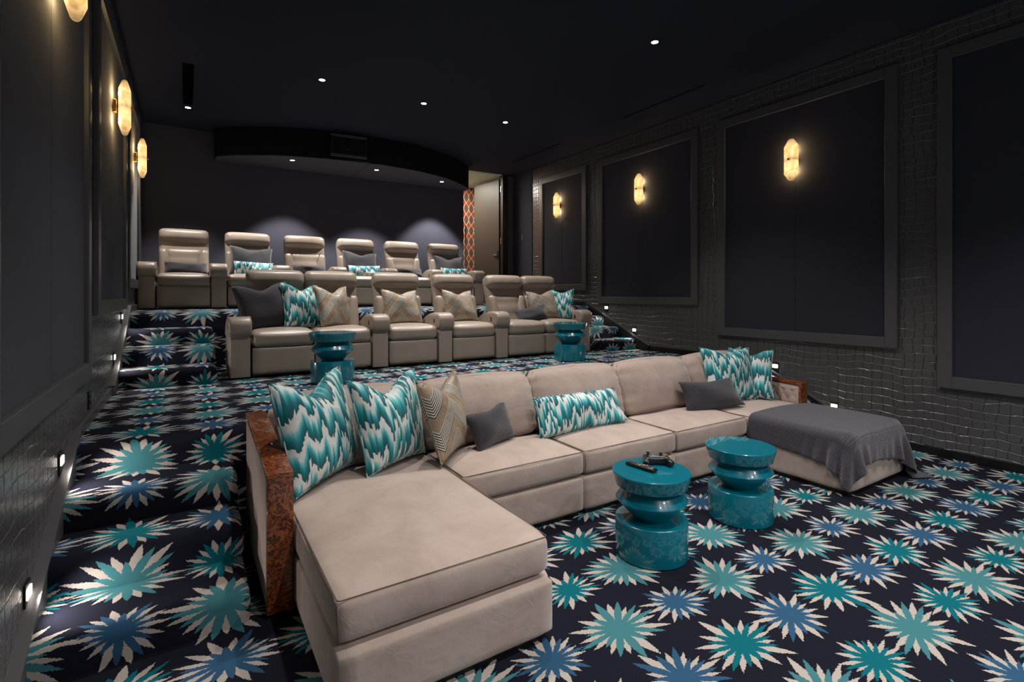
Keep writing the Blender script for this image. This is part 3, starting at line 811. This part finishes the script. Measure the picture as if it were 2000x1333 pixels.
def cushion(kind, label, loc, w, h, T, lean=15, yaw=0, roll=0, dent=0., group=None, pinch=.09):
    """loc = the middle of the lower edge"""
    _pc[0] += 1
    me, per = pillow_me('cushion', w, h, T, kind, dent, seed=_pc[0], pinch=pinch)
    R = (Matrix.Rotation(math.radians(yaw), 4, 'Z') @ Matrix.Rotation(math.radians(roll), 4, 'Y') @ Matrix.Rotation(-math.radians(lean), 4, 'X'))
    c = Vector(loc) + R @ Vector((0, 0, h / 2))
    t = empty('cushion', c); t.rotation_euler = (-math.radians(lean), math.radians(roll), math.radians(yaw))
    tag(t, label, 'cushion', group)
    ob('cover', me, t)
    if kind in ('ikat', 'gold', 'charcoal'):
        ob('piping', tube_me('piping', per, .0035 if kind != 'charcoal' else .002, kind, 5, True), t)
    return t
G1 = 'cushions on the lounge sofa'; G2 = 'cushions on the front recliner row'; G3 = 'cushions on the rear recliner row'
zs = .455
cushion('ikat', 'large teal and white ikat cushion leaning on the left burl arm', (.68, 2.99, zs), .63, .61, .20, 14, 43, 0, .10, G1)
cushion('ikat', 'large teal and white ikat cushion beside the gold chevron cushion on the sofa', (1.10, 3.03, zs), .56, .56, .20, 14, 28, 0, .10, G1)
cushion('gold', 'gold satin cushion with striped chevrons on the lounge sofa', (1.47, 3.0, zs + .01), .50, .52, .17, 15, 40, 0, .09, G1)
cushion('charcoal', 'small furry charcoal cushion next to the gold chevron cushion on sofa', (1.82, 3.04, zs), .44, .27, .13, 24, 22, -4, .02, G1)
cushion('ikat', 'long teal and white ikat bolster cushion in the middle of the sofa', (2.60, 3.02, zs + .005), .88, .29, .14, 26, 2, 0, .0, G1, .04)
cushion('charcoal', 'charcoal velvet lumbar cushion at the right end of the sofa', (4.06, 2.93, zs), .64, .28, .14, 28, -12, -2, .01, G1)
cushion('ikat', 'square teal and white ikat cushion behind the charcoal lumbar cushion on sofa', (4.50, 3.05, zs), .62, .53, .17, 16, -12, 2, .05, G1)
cushion('ikat', 'teal ikat cushion mostly hidden behind other ikat cushions at sofa right end', (4.66, 3.20, zs), .50, .50, .14, 12, -6, 0, .05, G1)
cushion('ikat', 'teal and white ikat cushion leaning on the quilted right sofa arm', (4.78, 3.06, zs), .42, .50, .14, 14, -58, 0, .05, G1)
# front recliner row
z1 = Z1 + .475
cushion('charcoal', 'large charcoal cushion on the leftmost recliner of the front row', (.74, 6.02, z1), .56, .52, .18, 18, 10, -6, .07, G2)
cushion('ikat', 'teal ikat cushion between charcoal and gold cushions in the front row', (1.10, 6.04, z1), .46, .52, .16, 18, 22, 4, .07, G2)
cushion('gold', 'gold chevron cushion on the second recliner from left in front row', (1.45, 6.0, z1), .48, .50, .17, 18, 30, 3, .08, G2)
cushion('gold', 'gold chevron cushion alone on the third recliner of the front row', (2.27, 6.06, z1), .50, .46, .17, 20, 6, 0, .05, G2)
cushion('gold', 'gold chevron cushion alone on the fourth recliner of the front row', (3.08, 6.06, z1), .50, .46, .17, 20, 8, 0, .05, G2)
cushion('charcoal', 'charcoal lumbar cushion lying across the right pair of front recliners', (4.16, 5.97, z1), .50, .22, .13, 32, -8, -8, .0, G2)
cushion('gold', 'gold chevron cushion on the rightmost recliner of the front row', (4.46, 6.07, z1), .50, .46, .16, 20, -6, -5, .05, G2)
cushion('ikat', 'teal ikat cushion peeking out behind gold cushion on rightmost front recliner', (4.52, 6.22, z1), .46, .46, .10, 18, 0, -2, .05, G2)
cushion('ikat', 'teal ikat cushion against the right arm of the front recliner row', (4.72, 6.02, z1), .36, .46, .12, 14, -40, -3, .03, G2)
# rear recliner row
z2 = Z2 + .475
cushion('charcoal', 'charcoal lumbar cushion on the leftmost recliner of the rear row', (cents2[0] + .02, 8.33, z2), .50, .18, .12, 24, 0, 0, .01, G3, .05)
for k in (1, 3, 5):
    cushion('charcoal', f'large charcoal cushion on the recliner {ordn[k]} in the rear row', (cents2[k] + .03, 8.42, z2), .58, .46, .16, 20, 0, 2, .06, G3)
    cushion('ikat', f'teal ikat lumbar cushion on the recliner {ordn[k]} in the rear row', (cents2[k] + .05, 8.25, z2), .52, .21, .12, 24, 0, 0, .0, G3, .05)
for k in (2, 4):
    cushion('charcoal', f'charcoal lumbar cushion on the recliner {ordn[k]} in the rear row', (cents2[k] + .02, 8.33, z2), .50, .18, .12, 24, 0, 0, .01, G3, .05)

# ================================================================ SIDE TABLES
base_me = lathe_me('drum_base', [(.196, 0), (.204, .006), (.205, .014), (.205, .205), (.2035, .2095), (.200, .212), (.13, .212)], 'teal_lacquer', 64)
lowc_me = lathe_me('lower_cone', [(.100, .211), (.106, .216), (.200, .316), (.204, .322)], 'teal_lacquer', 64)
upc_me = lathe_me('upper_cone', [(.204, .322), (.201, .328), (.150, .392), (.150, .40)], 'teal_lacquer', 64)
top_me = lathe_me('table_top', [(.197, .398), (.203, .401), (.221, .472), (.2205, .477), (.2175, .480), (.05, .480)], 'teal_lacquer', 64)
for x, y, z, lb in ((2.275, 2.075, 0, 'teal lacquer zigzag side table holding the remote'), (3.15, 2.09, 0, 'empty teal lacquer zigzag side table near the right chaise'), (1.20, 5.15, Z1, 'teal lacquer zigzag side table before the left front recliners'), (4.19, 5.2, Z1, 'teal lacquer zigzag side table before the right front recliners')):
    t = empty('side_table', (x, y, z)); tag(t, lb, 'side table', 'teal zigzag side tables')
    ob('drum_base', base_me, t); ob('lower_cone', lowc_me, t); ob('upper_cone', upc_me, t); ob('table_top', top_me, t)

# remote control
t = empty('remote_control', (2.245, 2.125, .481), math.radians(-83)); tag(t, 'slim black remote control with rows of keys on the teal table', 'remote control')
ob('body', soft_me('body', .20, .048, .020, .008, 'black_gloss', 6), t, (0, 0, .010))
kme = box_me('key', (-.0045, -.0045, 0), (.0045, .0045, .003), 'white_key', .001)
kor = box_me('key', (-.0045, -.0045, 0), (.0045, .0045, .003), 'orange_key', .001); kbl = box_me('key', (-.0045, -.0045, 0), (.0045, .0045, .003), 'frame', .001)
for a in range(11):
    for b in range(3): ob('key', [kme, kbl, kbl, kor, kbl][(a * 7 + b * 3) % 5] if a > 2 else kbl, t, (-.085 + a * .0165, (b - 1) * .014, .0195))
# game controller
t = empty('game_controller', (2.385, 2.135, .481), math.radians(-35)); tag(t, 'black and silver game controller on the teal table beside the remote', 'game controller')
def gf(W, P):
    W = W.copy(); W[:, 1] -= .03 * (np.abs(P[:, 0]) - .4).clip(0) * (P[:, 1] < 0) * 1.4
    return W
ob('body', soft_me('body', .155, .075, .042, .018, 'black_gloss', 10, (0, 0, .004), gf), t, (0, 0, .026))
for s in (-1, 1):
    ob('grip', soft_me('grip', .042, .085, .038, .018, 'black_gloss', 8), t, (s * .062, -.035, .021), (0, 0, s * .35))
    ob('trigger', soft_me('trigger', .04, .02, .022, .008, 'black_gloss', 5), t, (s * .05, .042, .03))
ob('face_plate', soft_me('face_plate', .10, .06, .012, .005, 'silver', 6), t, (0, -.002, .047))
st_me = lathe_me('thumbstick', [(.006, 0), (.006, .012), (.011, .013), (.011, .017), (.004, .017)], 'black_gloss', 14)
ob('thumbstick', st_me, t, (-.048, .012, .047)); ob('thumbstick', st_me, t, (.022, -.016, .051))
bt = lathe_me('button', [(.005, 0), (.005, .005), (.002, .006)], 'orange_key', 10)
for a, b in ((.012, 0), (-.012, 0), (0, .012), (0, -.012)): ob('button', bt, t, (.05 + a, .012 + b, .046))
ob('direction_pad', box_me('direction_pad', (-.012, -.004, 0), (.012, .004, .004), 'chrome', .001), t, (-.02, -.016, .053))

# ================================================================ THROW BLANKET (relaxed over the right chaise)
def drape():
    nu, nv = 64, 52
    bx0, bx1, by0, by1, top = 4.112, 5.030, 1.835, 3.1, .452
    # rest shape: (u,v) in metres; u across (x), v along (y)
    U0, U1, V0, V1 = 3.89, 5.43, 1.68, 2.66
    u = np.linspace(U0, U1, nu); v = np.linspace(V0, V1, nv)
    X, Y = np.meshgrid(u, v, indexing='ij')
    ang = math.radians(-3.5); cx_, cy_ = 4.57, 2.2
    Xr = cx_ + (X - cx_) * math.cos(ang) - (Y - cy_) * math.sin(ang); Yr = cy_ + (X - cx_) * math.sin(ang) + (Y - cy_) * math.cos(ang)
    Yr += .05 * np.sin((X - 3.9) * 2.0) * (Y - V0) / (V1 - V0)
    p = np.stack([Xr, Yr, np.full_like(Xr, top + .03)], -1)
    rng = np.random.RandomState(3); p += rng.normal(0, .0012, p.shape)
    q = p.copy(); du = (U1 - U0) / (nu - 1); dv = (V1 - V0) / (nv - 1); dd = math.hypot(du, dv)
    R = .035; dt = 1 / 60
    cons = [((slice(0, -1), slice(None)), (slice(1, None), slice(None)), du, .5), ((slice(None), slice(0, -1)), (slice(None), slice(1, None)), dv, .5),
            ((slice(0, -1), slice(0, -1)), (slice(1, None), slice(1, None)), dd, .22), ((slice(1, None), slice(0, -1)), (slice(0, -1), slice(1, None)), dd, .22),
            ((slice(0, -2), slice(None)), (slice(2, None), slice(None)), 2 * du, .12), ((slice(None), slice(0, -2)), (slice(None), slice(2, None)), 2 * dv, .12)]
    lo = np.array([bx0 + R, by0 + R, -1.]); hi = np.array([bx1 - R, by1, top - R])
    for it in range(170):
        vel = (p - q) * .96; q = p.copy(); p = p + vel; p[..., 2] -= 9.8 * dt * dt * .6
        for _ in range(16):
            for a, b, L, k in cons:
                d = p[b] - p[a]; l = np.linalg.norm(d, axis=-1, keepdims=True); c = d * (k * (l - L) / np.maximum(l, 1e-6))
                p[a] += c * .5 * 1.6; p[b] -= c * .5 * 1.6
        # rounded box collision
        hi3 = np.broadcast_to(hi, p.shape).copy(); cu = np.clip((p[..., 0] - 4.571) / .459, -1, 1); cv = np.clip((p[..., 1] - 2.5) / .66, -1, 1)
        hi3[..., 2] += .026 * (1 - cu ** 2) * (1 - cv ** 2)
        inn = np.clip(p, lo, hi3); d = p - inn; l = np.linalg.norm(d, axis=-1, keepdims=True)
        rr = R + .007; hit = (l < rr)
        safe = np.maximum(l, 1e-6); pushed = inn + d / safe * rr
        inside = (l < 1e-5)
        pushed = np.where(inside, np.concatenate([p[..., :2], hi3[..., 2:] + R + .007], -1), pushed)
        mv = hit
        # friction on top
        fr = np.where(mv & (pushed[..., 2:] > top - .02), .0, 1.)
        q = np.where(mv, pushed - (pushed - q) * .25 * fr, q); p = np.where(mv, pushed, p)
        p[..., 2] = np.maximum(p[..., 2], .012)
    V = p.reshape(-1, 3); UV = np.stack([X, Y], -1).reshape(-1, 2)
    F = [(a * nv + b, (a + 1) * nv + b, (a + 1) * nv + b + 1, a * nv + b + 1) for a in range(nu - 1) for b in range(nv - 1)]
    return V, F, UV
V, F, UV = drape(); c = np.array([4.57, 2.2, .45])
th = ob('throw_blanket', mesh_from('throw_blanket', V - c, F, 'throw', True, UV), None, c)
tag(th, 'charcoal knitted throw draped over the right chaise end', 'blanket')
m = th.modifiers.new('thickness', 'SOLIDIFY'); m.thickness = .006; m.offset = 1
m = th.modifiers.new('sub', 'SUBSURF'); m.levels = 1; m.render_levels = 1
